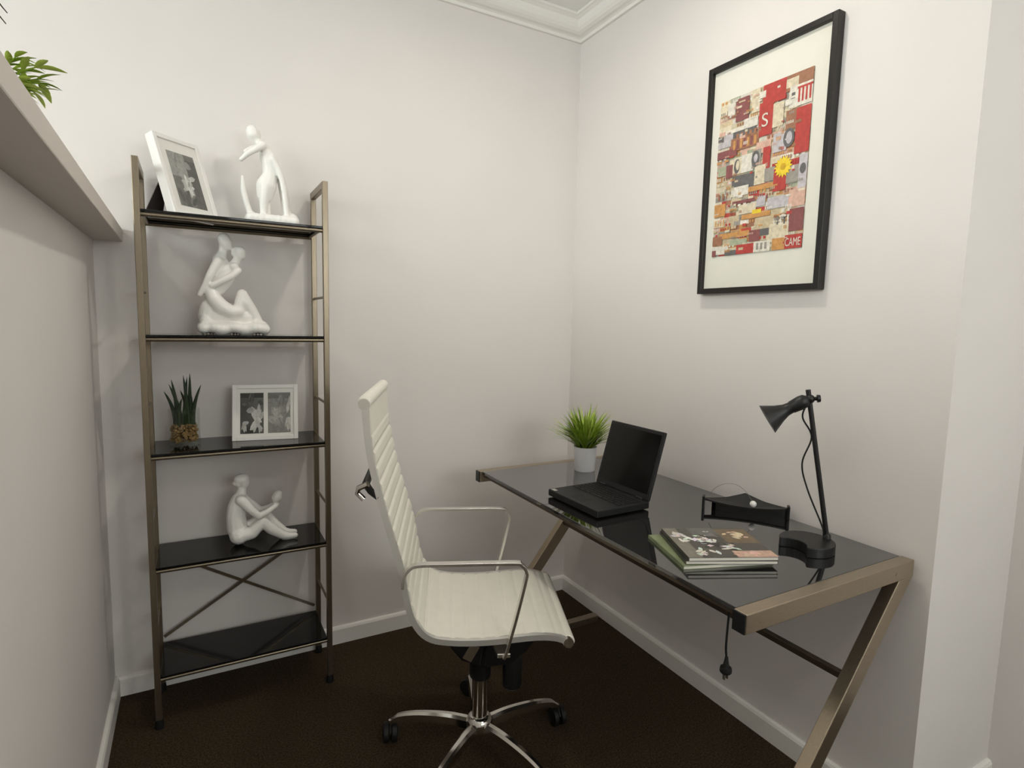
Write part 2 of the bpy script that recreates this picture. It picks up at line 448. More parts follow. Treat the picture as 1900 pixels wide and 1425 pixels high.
for s in (-1, 1):
    y0, y1 = sorted((s*(HW+.001), s*(HW+.013)))
    bm = bmesh.new(); ribbon(bm, dense(path, .012), y0, y1, -.010, .006); obj('side_rail', bm, 'satin_rail', ch, True, bevel=.003)
    for x, z in ((-.313, 1.112), (.224, .468)):
        bm = bmesh.new(); sweep(bm, [(x, s*(HW+.001), z), (x, s*(HW+.014), z)], .014, 16); obj('rail_cap', bm, 'polished_aluminium', ch, True)
    arm = [(-.216, .640), (-.213, .668), (-.200, .690), (-.176, .700), (-.10, .7005), (.065, .700), (.090, .694), (.102, .676), (.101, .655), (.078, .55), (.058, .472), (.048, .440)]
    ap = [(p.x, p.y) for p in smooth_path([(x, z, 0) for x, z in arm], 6)]
    y0, y1 = sorted((s*(HW+.0135), s*(HW+.0335)))
    bm = bmesh.new(); ribbon(bm, ap, y0, y1, -.004, .004); obj('armrest', bm, 'polished_aluminium', ch, True, bevel=.002)
    bm = bmesh.new(); beam(bm, (.048, s*(HW+.026), .446), (.030, s*.06, .430), .035, .012, (1, 0, 0)); obj('seat_bracket', bm, 'polished_aluminium', ch, bevel=.002)
    bm = bmesh.new(); sweep(bm, [(-.275, s*(HW+.006), .872), (-.300, s*(HW-.01), .885), (-.318, s*(HW-.05), .892), (-.322, 0, .893)], [.009, .009, .010, .010], 12); obj('back_spreader', bm, 'black_satin', ch, True)
bm = bmesh.new(); sweep(bm, [(-.306, -HW+.005, .905), (-.330, -HW+.012, .893), (-.334, -HW+.018, .878), (-.318, -HW+.016, .862)], .0075, 10); obj('carry_handle', bm, 'chrome', ch, True)
bm = bmesh.new(); sweep(bm, [(-.196, -HW, .560), (-.200, 0, .548), (-.196, HW, .560)], .009, 12); obj('lumbar_bar', bm, 'polished_aluminium', ch, True)
# tilt mechanism, knob, lever
bm = bmesh.new()
pr = [(-.115, .452), (.165, .462), (.168, .425), (.130, .372), (.085, .335), (.010, .325), (-.060, .350), (-.105, .405)]
a = [bm.verts.new((x, -.085, z)) for x, z in pr]; b = [bm.verts.new((x, .085, z)) for x, z in pr]
bm.faces.new(a); bm.faces.new(b)
for i in range(len(pr)): bm.faces.new((a[i], a[(i+1)%len(pr)], b[(i+1)%len(pr)], b[i]))
mech = obj('tilt_mechanism', bm, 'black_plastic', ch, bevel=.008)
bm = bmesh.new(); lathe(bm, [(.024, .212), (.030, .218), (.031, .300), (.026, .315), (.022, .400)], 20, (.098, 0)); obj('tension_knob', bm, 'black_plastic', mech, True)
bm = bmesh.new(); sweep(bm, [(.02, -.07, .405), (.0, -.13, .398), (-.005, -.165, .385)], [.005, .005, .009], 10); obj('height_lever', bm, 'black_plastic', mech, True)
bm = bmesh.new(); beam(bm, (-.045, -.0868, .356), (-.020, -.0868, .400), .003, .028, (0, 1, 0)); obj('side_plate', bm, 'polished_aluminium', mech)
bm = bmesh.new(); lathe(bm, [(.030, .250), (.032, .254), (.034, .360)], 24); obj('column_cover', bm, 'black_plastic', ch, True)
bm = bmesh.new(); lathe(bm, [(.024, .085), (.024, .252)], 24); obj('gas_column', bm, 'chrome', ch, True)
bm = bmesh.new(); lathe(bm, [(.030, .070), (.040, .078), (.041, .108), (.034, .122), (.026, .126)], 28); obj('base_hub', bm, 'chrome', ch, True)
rzc = math.atan2(-.387, .92)
for k in range(5):
    a = R(71 + 72*k) - rzc
    ux, uy = math.cos(a), math.sin(a)
    pts = smooth_path([(.024, .098), (.10, .105), (.19, .100), (.255, .086), (.282, .068)], 5)
    bm = bmesh.new(); rings = []
    for i, p in enumerate(pts):
        f = i/(len(pts)-1); w = .019*(1-f)+.011*f; h = .014*(1-f)+.009*f
        rings.append([bm.verts.new((ux*(p.x)+(-uy)*wy, uy*(p.x)+ux*wy, p.y+wz)) for wy, wz in ((-w, -h), (w, -h), (w*.8, h*.5), (w*.35, h), (-w*.35, h), (-w*.8, h*.5))])
    for r0, r1 in zip(rings, rings[1:]):
        for q in range(6): bm.faces.new((r0[q], r0[(q+1)%6], r1[(q+1)%6], r1[q]))
    bm.faces.new(rings[0]); bm.faces.new(rings[-1])
    obj('base_spoke', bm, 'chrome', ch, True, ang=35)
    cx, cy = ux*.285, uy*.285
    ca = a + (0.9, -1.2, 2.0, 0.4, 1.5)[k]
    wx, wy = math.cos(ca), math.sin(ca)
    bm = bmesh.new()
    for s in (-1, 1):
        m0, m1 = .006, .022
        rr = [.020, .029, .030, .029, .013]; tt = [.004, .006, .013, .020, .0235]
        sweep(bm, [(cx-wy*s*t, cy+wx*s*t, .030) for t in tt], rr, 18)
    c_ = obj('castor', bm, 'rubber', ch, True, ang=50, label='black twin-wheel castor')
    bm = bmesh.new(); sweep(bm, [(cx, cy, .030), (cx, cy, .070)], .006, 10); obj('castor_stem', bm, 'chrome', c_, True)
    bm = bmesh.new(); sweep(bm, smooth_path([(cx-wx*.022, cy-wy*.022, .040), (cx, cy, .059), (cx+wx*.024, cy+wy*.024, .036)], 4), .0038, 8); obj('castor_hood', bm, 'black_plastic', c_, True)

# ------------------------------------------------------------------ picture on the desk wall
def hexc(*c): return srgb(*c)
def col_mesh(name, faces, m, parent, xf):
    """faces: (list of (u,v) points, colour, layer); xf(u, v, layer) -> world"""
    verts, fs, cols = [], [], []
    for pts, c, lay in faces:
        i = len(verts); verts += [tuple(xf(u, v, lay)) for u, v in pts]; fs.append(list(range(i, i+len(pts)))); cols.append(c)
    me = bpy.data.meshes.new(name); me.from_pydata(verts, [], fs)
    at = me.color_attributes.new('Col', 'FLOAT_COLOR', 'CORNER')
    for p, c in zip(me.polygons, cols):
        for li in p.loop_indices: at.data[li].color = c
    me.materials.append(MATS[m])
    o = bpy.data.objects.new(name, me); C.objects.link(o); o.parent = parent
    return o
def rect(u0, v0, u1, v1): return [(u0, v0), (u1, v0), (u1, v1), (u0, v1)]

pic = thing('framed_picture', 'framed red and yellow collage print with wide white mount on wall', 'picture', (0, 0, 0))
FY0, FY1, FZ0, FZ1, FD = -.808, -1.262, 1.437, 2.190, .030
fwid = .018
obj('frame_side', B(-FD, -.001, FY0-fwid, FY0, FZ0, FZ1), 'frame_black', pic, bevel=.0015)
obj('frame_side', B(-FD, -.001, FY1, FY1+fwid, FZ0, FZ1), 'frame_black', pic, bevel=.0015)
obj('frame_side', B(-FD, -.001, FY1+fwid, FY0-fwid, FZ1-fwid, FZ1), 'frame_black', pic, bevel=.0015)
obj('frame_side', B(-FD, -.001, FY1+fwid, FY0-fwid, FZ0, FZ0+fwid), 'frame_black', pic, bevel=.0015)
obj('mount', B(-.016, -.002, FY1+fwid, FY0-fwid, FZ0+fwid, FZ1-fwid), 'mat_board', pic, label='wide off-white mount')
bm = bmesh.new(); xg = -.0225
bm.faces.new([bm.verts.new(p) for p in ((xg, FY0-fwid, FZ0+fwid), (xg, FY1+fwid, FZ0+fwid), (xg, FY1+fwid, FZ1-fwid), (xg, FY0-fwid, FZ1-fwid))])
obj('glass_pane', bm, 'picture_glass', pic)
PY0, PY1, PZ0, PZ1 = -.857, -1.193, 1.562, 2.070
def pxf(u, v, lay): return (-.0162-.0003*lay, PY0+(PY1-PY0)*u, PZ1+(PZ0-PZ1)*v)
RED, DRED, CRE, BEI, ORA, BRN, GRY, DGR, WHT, YEL, PNK, LAV, TEA = [hexc(*c) for c in ((186,66,60),(140,82,82),(220,208,182),(204,186,154),(205,150,88),(160,112,86),(158,152,144),(104,102,102),(226,220,208),(240,208,52),(216,176,158),(196,190,194),(172,178,152))]
rnd = random.Random(3)
F = [(rect(0, 0, 1, 1), BEI, 0)]
v = 0.0
while v < 1:                                        # paper scraps in uneven rows
    h = rnd.uniform(.022, .040); u = 0
    while u < 1:
        w = rnd.uniform(.05, .17)
        warm = [CRE, BEI, ORA, BRN, PNK, WHT, RED, GRY, BEI, CRE, PNK, ORA, TEA] if v > .3 else [CRE, BEI, PNK, WHT, BEI, CRE, GRY, TEA, WHT]
        c = rnd.choice(warm); k = rnd.uniform(.85, 1.12)
        c = tuple(min(1, x*k) for x in c[:3]) + (1,)
        F.append((rect(u, v, min(1, u+w), min(1, v+h+.01)), c, 1))
        if rnd.random() < .6:                     # print strokes on the scrap
            ink = rnd.choice([RED, BRN, GRY, WHT, ORA, WHT, CRE]); n = rnd.randint(2, 5)
            for q in range(n):
                a = u+w*(.12+.76*q/n); b = a+w*.76/n*.55
                if b < 1 and v+h*.8 < 1: F.append((rect(a, v+h*.22, b, v+h*.80), ink, 2))
        u += w
    v += h
big = [(.20,.02,.35,.16,DRED),(.10,.03,.19,.12,WHT),(.38,.0,.47,.14,CRE),(.50,.0,.74,.12,RED),(.46,.03,.53,.07,WHT),(.47,.10,.62,.30,RED),(.62,.13,.73,.27,CRE),
 (.30,.16,.46,.22,WHT),(.74,.0,1.0,.09,BRN),(.74,.02,.86,.07,CRE),(.78,.07,1.0,.19,WHT),(.86,.20,1.0,.46,RED),(.76,.20,.86,.31,BRN),(.64,.31,.78,.42,LAV),(.0,.22,.2,.30,LAV),(.0,.22,.07,.26,DGR),
 (.18,.22,.44,.27,DGR),(.16,.26,.48,.34,BRN),(.0,.32,.24,.37,DRED),(.46,.33,.62,.40,PNK),(.54,.37,.62,.50,RED),(.16,.39,.30,.49,CRE),(.30,.38,.44,.49,WHT),(.42,.37,.52,.48,GRY),(.02,.42,.14,.48,TEA),(.12,.42,.20,.50,DRED),
 (.20,.50,.50,.585,DGR),(.46,.47,.58,.585,CRE),(.57,.50,.68,.58,GRY),(.20,.57,.40,.63,WHT),(.40,.59,.68,.62,ORA),(.67,.52,.80,.65,RED),(.80,.55,.92,.62,GRY),(.92,.47,1.0,.66,LAV),(.0,.66,.14,.74,ORA),
 (.22,.66,.62,.68,DRED),(.50,.66,.60,.72,LAV),(.30,.69,.50,.75,CRE),(.62,.68,.86,.75,LAV),(.84,.66,1.0,.76,PNK),(.34,.755,.66,.785,ORA),(.46,.735,.56,.76,YEL),(.0,.76,.14,.81,CRE),(.50,.79,.70,.87,BEI),
 (.86,.77,1.0,.90,DRED),(.08,.855,.44,.89,ORA),(.0,.87,.12,.93,BRN),(.44,.86,.56,.93,DRED),(.56,.86,.70,.90,DGR),(.22,.905,.42,.94,TEA),(.66,.84,.86,.95,CRE),(.70,.93,.84,1.0,ORA),(.83,.92,1.0,1.0,RED),(.50,.935,.68,1.0,WHT),
 (.30,.94,.50,1.0,RED),(.0,.94,.20,.99,WHT),(.0,.96,.05,1.0,DRED),(.16,.97,.30,1.0,DGR)]
for b in big: F.append((rect(*b[:4]), b[4], 3))
for k in range(4): F.append((rect(.865+.035*k, .085, .883+.035*k, .17), RED, 4))           # red stripes, top right
F.append((rect(.855, .083, 1.0, .095), RED, 4)); F.append((rect(.80, .105, .835, .14), DGR, 4))
for k in range(5): F.append((rect(.70+.035*k, .80, .716+.035*k, .85), DGR if k % 2 else WHT, 4))
for k in range(4): F.append((rect(.02+.032*k, .765, .036+.032*k, .805), ORA, 4))
for k in range(3): F.append((rect(.04+.05*k, .595, .062+.05*k, .635), BRN, 4))
for k in range(3): F.append((rect(.53+.045*k, .945, .555+.045*k, .985), GRY, 4))
for k in range(6): F.append((rect(.22+.05*k, .235, .25+.05*k, .262), BRN, 4))
for k in range(7): F.append((rect(.19+.04*k, .275, .215+.04*k, .33), DRED if k % 2 else ORA, 4))
def ell(cu, cv, ru, rv, n=20): return [(cu+ru*math.cos(2*math.pi*i/n), cv+rv*math.sin(2*math.pi*i/n)) for i in range(n)]
F += [(ell(.80, .355, .055, .055), DGR, 4), (ell(.805, .355, .03, .036), LAV, 5), (ell(.46, .425, .045, .05), DGR, 4), (ell(.465, .42, .022, .025), LAV, 5),
      (ell(.25, .44, .035, .045), DGR, 4), (ell(.262, .435, .022, .03), CRE, 5), (ell(.96, .55, .03, .03), DGR, 4)]
for q in range(120):                                # small type and torn bits over the larger scraps
    cu_, cv_ = rnd.uniform(0, .93), rnd.uniform(.02, .97); ww, hh = rnd.uniform(.02, .07), rnd.uniform(.006, .018)
    if cu_ > .84 and cv_ > .9 or cu_ > .85 and cv_ < .46 or .45 < cu_ < .64 and cv_ < .31: continue
    cc = rnd.choice([WHT, CRE, RED, BRN, ORA, GRY, PNK, WHT, BEI])
    if rnd.random() < .5: F.append((rect(cu_, cv_, min(1, cu_+ww), cv_+hh), cc, 4))
    else:
        for t_ in range(4): F.append((rect(cu_+t_*ww*.3, cv_, min(1, cu_+t_*ww*.3+ww*.17), cv_+hh*1.3), cc, 4))
star = []
for i in range(32):
    rr = 1.0 if i % 2 == 0 else .72
    star.append((.765+.095*rr*math.cos(math.pi*i/16), .515+.065*rr*math.sin(math.pi*i/16)))
F += [(star, YEL, 5), (ell(.765, .515, .03, .02), hexc(214, 170, 30), 6)]
F.sort(key=lambda f: f[2]); F = [(p_, c_, i*.012) for i, (p_, c_, l_) in enumerate(F)]
pr_ = col_mesh('collage_print', F, 'print_ink', pic, pxf)
pr_['label'] = 'collage print of red, cream and orange scraps with a yellow star'
def lettering(txt, size, u, v, colr, name, parent, sx=1.0):
    cu = bpy.data.curves.new(name, 'FONT'); cu.body = txt; cu.size = size
    tmp = bpy.data.objects.new(name, cu); C.objects.link(tmp)
    dg = bpy.context.evaluated_depsgraph_get(); me = bpy.data.meshes.new_from_object(tmp.evaluated_get(dg))
    bpy.data.objects.remove(tmp)
    x0, y0, z0 = pxf(u, v, len(F)*.012+.5)
    for vt in me.vertices: vt.co = Vector((x0, y0-vt.co.x*sx, z0+vt.co.y))
    at = me.color_attributes.new('Col', 'FLOAT_COLOR', 'CORNER')
    for d in at.data: d.color = colr
    me.materials.clear(); me.materials.append(MATS['print_ink'])
    o = bpy.data.objects.new(name, me); C.objects.link(o); o.parent = parent
lettering('S', .058, .500, .245, WHT, 'lettering', pic)
lettering('CAME', .034, .835, .985, WHT, 'lettering', pic, .58)

# ------------------------------------------------------------------ photo frames on the shelf
def flower(cu, cv, r, n, c, lay, asp=1.0, rot=0):
    out = []
    for i in range(n):
        a = 2*math.pi*i/n+rot
        d = (math.cos(a), math.sin(a)); e = (-d[1], d[0])
        out.append(([(cu+asp*r*(d[0]*f+e[0]*g), cv+r*(d[1]*f+e[1]*g)) for f, g in ((.12, 0), (.45, .20), (.8, .17), (1, 0), (.8, -.17), (.45, -.20))], tuple(x*random.Random(i).uniform(.8, 1.05) for x in c[:3])+(1,), lay))
    return out
def photo_frame(name, label, loc, rz, tilt, w, h, bw, depth, openings, arts, asp, mullion=None):
    """leaning frame: local X across, Y is the backward normal, Z up before tilting"""
    t = thing(name, label, 'photo frame', loc, rz, 'photo frames on the shelves')
    T = Matrix.Rotation(-tilt, 4, 'X')
    def put(nm, bm, m, **k):
        bm.transform(T); return obj(nm, bm, m, t, **k)
    for a in ((0, bw, 0, h), (w-bw, w, 0, h), (bw, w-bw, h-bw, h), (bw, w-bw, 0, bw)):
        put('frame_side', B(a[0], a[1], 0, depth, a[2], a[3]), 'frame_white', bevel=.0015)
    put('back_board', B(bw*.5, w-bw*.5, depth, depth+.003, bw*.5, h-bw*.5), 'easel')
    put('mount', B(bw, w-bw, .006, depth, bw, h-bw), 'frame_white')
    for (x0, x1, z0, z1), art in zip(openings, arts):
        o = col_mesh('photo', art, 'cover_print', t, lambda u, v, lay: T @ Vector((x0+(x1-x0)*u, .0058-.0001*lay, z1+(z0-z1)*v)))
        o['label'] = 'black and white flower photograph'
    bm = bmesh.new(); bm.faces.new([bm.verts.new(p) for p in ((bw, .0035, bw), (w-bw, .0035, bw), (w-bw, .0035, h-bw), (bw, .0035, h-bw))]); put('glass_pane', bm, 'picture_glass')
    # easel leg: from the upper back to the shelf
    topz = h*.55; y_top = (T @ Vector((0, depth+.003, topz))); foot_y = y_top.y + topz*.42
    bm = bmesh.new(); x0, x1 = w*.04, w*.42
    q = [(x0+.02, y_top.y, y_top.z), (x1-.02, y_top.y, y_top.z), (x1, foot_y, 0), (x0, foot_y, 0)]
    a = [bm.verts.new(p) for p in q]; b = [bm.verts.new((p[0], p[1]+.003, p[2])) for p in q]
    bm.faces.new(a); bm.faces.new(b)
    for i in range(4): bm.faces.new((a[i], a[(i+1)%4], b[(i+1)%4], b[i]))
    obj('easel_leg', bm, 'easel', t)
    return t
G = lambda g: hexc(g, g, g-4 if g > 4 else g)
def petals(cu, cv, spread, n, g0, g1, L0, L1, seed):
    rp_ = random.Random(seed); out = []
    for q in range(n):
        a = rp_.uniform(0, 6.28); r = abs(rp_.gauss(0, spread*.5)); x, y = cu+r*math.cos(a), cv+r*math.sin(a); b = a+rp_.uniform(-.6, .6); l = rp_.uniform(L0, L1); w = l*rp_.uniform(.28, .5)
        pts = [(min(.995, max(.005, x+l*math.cos(b)*k-w*math.sin(b)*m)), min(.995, max(.005, y+l*math.sin(b)*k+w*math.cos(b)*m))) for k, m in ((-1, 0), (-.6, .7), (0, 1), (.6, .7), (1, 0), (.6, -.7), (0, -1), (-.6, -.7))]
        out.append((pts, G(int(rp_.uniform(g0, g1))), 2+.02*q+.5*(seed % 5)))
    return out
art1 = [(rect(0,0,1,1), G(122), 0), (rect(0,0,.6,.45), G(158), 1), (rect(.62,.1,1,1), G(98), 1)] + petals(.3, .9, .3, 14, 80, 110, .08, .16, 3) + petals(.25, .25, .3, 14, 145, 175, .1, .2, 1) + petals(.50, .58, .26, 30, 165, 222, .08, .18, 4)
photo_frame('photo_frame', 'white photo frame holding one flower photograph on the top shelf', (-1.629, -.238, LEV[0]+.0135), .72, .33, .165, .262, .014, .032,
            [(.036, .134, .034, .214)], [art1], 1.0)
art2 = [(rect(0,0,1,1), G(78), 0), (rect(0,0,1,.12), G(46), 1), (rect(.45,.12,1,.5), G(100), 1)] + petals(.4, .3, .35, 16, 60, 104, .08, .18, 1) + petals(.45, .88, .3, 10, 40, 60, .1, .2, 2) + petals(.70, .58, .24, 20, 170, 212, .10, .22, 3) + petals(.16, .80, .12, 8, 170, 200, .08, .16, 4) + petals(.82, .88, .12, 8, 170, 200, .08, .14, 8)
art3 = [(rect(0,0,1,1), G(138), 0), (rect(0,0,1,.15), G(112), 1)] + petals(.5, .4, .4, 20, 116, 160, .1, .22, 1) + petals(.35, .62, .28, 22, 150, 190, .10, .20, 2) + petals(.92, .28, .12, 8, 180, 205, .08, .16, 3) + petals(.88, .75, .14, 10, 185, 212, .10, .2, 4)
photo_frame('photo_frame', 'white double photo frame holding two flower photographs on the middle shelf', (-1.488, -.135, LEV[2]+.0135), -.16, .26, .213, .196, .014, .022,
            [(.025, .100, .024, .167), (.114, .188, .024, .167)], [art2, art3], 1.0)

# ------------------------------------------------------------------ white ceramic figures
def figure(name, label, loc, chains, voxel=.0032, rz=0.0, fat=1.18, add=.0012):
    """chains of (x, y, z, radius) nodes, fused into one continuous surface"""
    bm = bmesh.new()
    for chn in chains:
        pts = [(x, y, z, r*fat+add) for x, y, z, r in chn]
        for (x, y, z, r) in pts:
            bmesh.ops.create_icosphere(bm, subdivisions=2, radius=r, matrix=Matrix.Translation((x, y, z)))
        for a, b in zip(pts, pts[1:]):
            sweep(bm, [a[:3], b[:3]], [a[3], b[3]], 12)
    me = bpy.data.meshes.new(name); bm.to_mesh(me); bm.free()
    tmp = bpy.data.objects.new('tmp', me); C.objects.link(tmp)
    md = tmp.modifiers.new('r', 'REMESH'); md.mode = 'VOXEL'; md.voxel_size = voxel
    ms = tmp.modifiers.new('s', 'SMOOTH'); ms.factor = .5; ms.iterations = 4
    dg = bpy.context.evaluated_depsgraph_get()
    m2 = bpy.data.meshes.new_from_object(tmp.evaluated_get(dg))
    bpy.data.objects.remove(tmp)
    zmin = min(v.co.z for v in m2.vertices)
    for v in m2.vertices: v.co.z -= zmin
    for v in m2.vertices:                       # flat underside
        if v.co.z < .003: v.co.z = 0
    for p in m2.polygons: p.use_smooth = True
    m2.materials.clear(); m2.materials.append(MATS['ceramic'])
    o = bpy.data.objects.new(name, m2); C.objects.link(o)
    o.location = loc; o.rotation_euler = (0, 0, rz)
    o['label'] = label; o['category'] = 'sculpture'; o['group'] = 'white figure sculptures on the shelves'
    return o
def base_slab(pts, n=1):
    out = []
    for (x, z, r, ys) in pts:
        out.append([(x, y, z, r) for y in ys])
    return out

# dancer with a drape
c = []
c += [[(-.033, 0, .302, .0135), (-.030, 0, .290, .0145), (-.027, .002, .279, .010)], [(-.022, .004, .300, .011), (-.016, .006, .292, .008)],
      [(-.022, 0, .276, .0075), (-.006, 0, .262, .009)],
      [(-.004, -.020, .256, .0095), (-.006, .020, .258, .0095)],
      [(.002, 0, .252, .014), (.013, 0, .222, .018), (.020, 0, .190, .017), (.021, 0, .165, .017), (.008, 0, .130, .023), (.002, 0, .098, .019)],
      [(.004, -.012, .125, .016), (-.002, -.014, .085, .0105), (-.004, -.012, .045, .0075), (-.006, -.014, .022, .007)],
      [(.006, .012, .125, .016), (.006, .012, .085, .0105), (.010, .014, .045, .0075), (.012, .014, .022, .007)],
      [(-.002, -.022, .256, .009), (-.027, -.032, .236, .007), (-.050, -.030, .220, .006), (-.070, -.022, .200, .0045)],
      [(-.006, .020, .258, .008), (-.030, .014, .250, .0065), (-.050, .0, .236, .005), (-.056, -.008, .230, .004)]]
drape = [(.034, .215), (.050, .185), (.062, .150), (.069, .110), (.073, .070), (.076, .030)]
for q, yy in enumerate((-.026, -.014, -.002, .010, .022)):
    c.append([(x-.004*abs(q-2), yy, z, .006) for x, z in drape])
    c.append([(.034, yy*.6, .215, .007), (.018, yy*.5, .235, .008)])
c.append([(-.066, -.005, .150, .003), (-.064, -.004, .105, .006), (-.054, -.002, .060, .0065), (-.042, 0, .022, .007)])
for q in range(9):
    a = q/8; c.append([(-.045+.135*a, -.035, .013, .013), (-.045+.135*a, .035, .013, .013)])
c.append([(.086, -.01, .024, .016), (.080, .02, .024, .016)]); c.append([(-.040, 0, .022, .013), (-.035, .01, .022, .013)])
figure('figure_sculpture', 'white sculpture of a slender dancer with a drape on the top shelf', (-1.368, -.125, LEV[0]+.0135), c, .0030, fat=1.36)

# embracing couple
c = []
c += [[(-.006, .006, .308, .0145), (.000, .004, .296, .0150), (.004, .002, .284, .011)], [(-.006, .010, .285, .010), (-.010, .010, .262, .010), (-.020, .008, .238, .016)],
      [(.042, -.004, .268, .0140), (.044, -.004, .256, .0125)], [(.036, .002, .270, .013), (.028, .004, .262, .010)], [(.036, -.002, .248, .0085), (.022, -.004, .220, .0125)],
      [(-.022, .030, .230, .012), (-.020, -.014, .228, .012)], [(.022, -.030, .216, .010), (.020, .022, .216, .010)],
      [(-.017, .006, .225, .020), (-.008, .002, .198, .024), (-.033, .004, .160, .020), (-.043, .004, .127, .018), (-.045, .004, .100, .020)],
      [(.010, -.008, .208, .018), (-.004, -.006, .170, .018), (-.026, -.006, .140, .016)],
      [(-.026, -.026, .232, .0105), (-.052, -.032, .180, .0085), (-.066, -.028, .150, .0065), (-.080, -.022, .121, .0055)],
      [(.034, -.030, .204, .0080), (.012, -.040, .184, .0085), (-.012, -.042, .170, .008), (-.044, -.036, .150, .0075)],
      [(-.052, -.022, .140, .013), (-.039, -.028, .108, .017), (-.019, -.030, .084, .018), (.009, -.030, .068, .016), (.030, -.028, .070, .014)],
      [(-.050, .020, .130, .016), (-.036, .026, .095, .018), (.000, .026, .075, .017), (.030, .022, .075, .016)],
      [(.032, -.022, .078, .013), (.044, -.018, .128, .0125), (.054, -.014, .100, .016), (.072, -.008, .072, .015), (.088, -.002, .040, .014)],
      [(.038, .010, .080, .014), (.046, .006, .122, .0125), (.062, .010, .085, .015), (.080, .014, .050, .014)],
      [(-.054, 0, .082, .020), (-.060, 0, .050, .022), (0, 0, .046, .022), (.050, 0, .052, .024)], [(-.05, .02, .06, .02), (.04, .02, .055, .022)]]
for q in range(19):
    a = q/18; x = -.074+.184*a
    c.append([(x, -.042+.004*math.sin(q*1.1), .013+.003*math.sin(q*.9), .013), (x, 0, .016, .014), (x, .042, .013, .013)])
c.append([(-.066, -.025, .034, .014), (-.05, .02, .036, .016)]); c.append([(.085, -.02, .028, .012), (.108, -.005, .026, .010)])
figure('figure_sculpture', 'white sculpture of an embracing kneeling couple on the second shelf', (-1.490, -.138, LEV[1]+.0135), c, .0031, fat=1.28)

# seated figure holding a bird
c = []
c += [[(-.036, 0, .226, .0150), (-.031, 0, .212, .0120)], [(-.045, 0, .226, .0125), (-.047, 0, .216, .0105)], [(-.058, 0, .214, .0060)], [(-.018, 0, .217, .0028)],
      [(-.036, 0, .198, .0085), (-.042, 0, .172, .012)], [(-.044, -.026, .160, .0115), (-.044, .026, .160, .0115)],
      [(-.048, 0, .158, .017), (-.056, 0, .129, .020), (-.059, 0, .095, .021), (-.055, 0, .052, .023)], [(-.052, -.018, .034, .021), (-.052, .018, .034, .021)],
      [(-.050, -.020, .036, .018), (-.012, -.024, .040, .015), (.022, -.024, .074, .0125)], [(.022, -.024, .074, .0122), (.052, -.022, .042, .0125), (.088, -.020, .014, .0095), (.106, -.022, .009, .008), (.130, -.026, .009, .006)],
      [(-.050, .020, .036, .018), (-.006, .024, .052, .015), (.036, .022, .084, .0125)], [(.036, .022, .084, .0122), (.064, .020, .048, .0125), (.096, .018, .016, .0095), (.112, .018, .009, .008), (.134, .016, .008, .006)],
      [(-.040, -.028, .158, .0115), (-.012, -.036, .124, .009), (.010, -.036, .100, .008), (.036, -.026, .106, .0068), (.066, -.010, .120, .006)],
      [(-.040, .028, .158, .0115), (-.006, .034, .126, .009), (.020, .030, .100, .008), (.046, .018, .110, .0065), (.068, .006, .122, .006)],
      [(.066, -.008, .120, .007), (.074, .004, .126, .007)], [(.071, 0, .130, .0065), (.074, 0, .148, .0120), (.078, 0, .160, .0095)], [(.084, 0, .164, .005)]]
figure('figure_sculpture', 'white sculpture of a seated figure holding up a bird on the fourth shelf', (-1.424, -.150, LEV[3]+.0135), c, .0026, fat=1.42)

# ------------------------------------------------------------------ plants
def blade(bm, base, az, lean, length, width, droop=.5, seg=5):
    d = Vector((math.cos(az), math.sin(az), 0)); s = Vector((-d.y, d.x, 0)); prev = None
    p = Vector(base); ang = lean
    for i in range(seg+1):
        f = i/seg; w = width*(1-f)**.6*(.55+.9*f if f < .5 else 1.0)
        if i == seg:
            t = bm.verts.new(p); bm.faces.new((prev[0], prev[1], t)); break
        cur = (bm.verts.new(p-s*w/2), bm.verts.new(p+s*w/2))
        if prev: bm.faces.new((prev[0], prev[1], cur[1], cur[0]))
        prev = cur
        p = p + (d*math.sin(ang)+Vector((0,0,1))*math.cos(ang))*(length/seg); ang += droop/seg
# desk plant
dp = thing('potted_plant', 'bushy green grass plant in a white pot on the desk', 'plant', (-.256, -.490, DZ))
bm = bmesh.new(); lathe(bm, [(.0385, 0), (.0405, .003), (.0455, .092), (.0465, .096), (.0440, .096), (.042, .088), (.040, .080)], 36); obj('pot', bm, 'pot_white', dp, True)
bm = bmesh.new(); lathe(bm, [(.0425, .082), (0, .086)], 24, cap=False); obj('soil', bm, 'soil', dp)
rg = random.Random(11)
for nm, cnt, mt in (('foliage', 120, 'leaf_grass'), ('foliage', 120, 'leaf_lime'), ('foliage', 45, 'leaf_dark')):
    bm = bmesh.new()
    for i in range(cnt):
        az = rg.uniform(0, 2*math.pi); rr = rg.uniform(0, .026)
        top = mt != 'leaf_dark'
        blade(bm, (rr*math.cos(az), rr*math.sin(az), .086), az+rg.uniform(-.5, .5), rg.uniform(.05, 1.0) if top else rg.uniform(.1, .8), rg.uniform(.11, .190) if top else rg.uniform(.05, .10), rg.uniform(.009, .015), rg.uniform(.2, .9))
        if i % 3 == 0:
            a2 = rg.uniform(0, 6.3); ln = rg.uniform(.3, .9); q = rg.uniform(.05, .10)
            b0 = (math.cos(a2)*math.sin(ln)*q, math.sin(a2)*math.sin(ln)*q, .086+math.cos(ln)*q)
            for s in (-1, 1): blade(bm, b0, a2+s*.8, ln+.3, rg.uniform(.03, .055), .006, .5, 3)
    o = obj(nm, bm, mt, dp, kind='stuff')
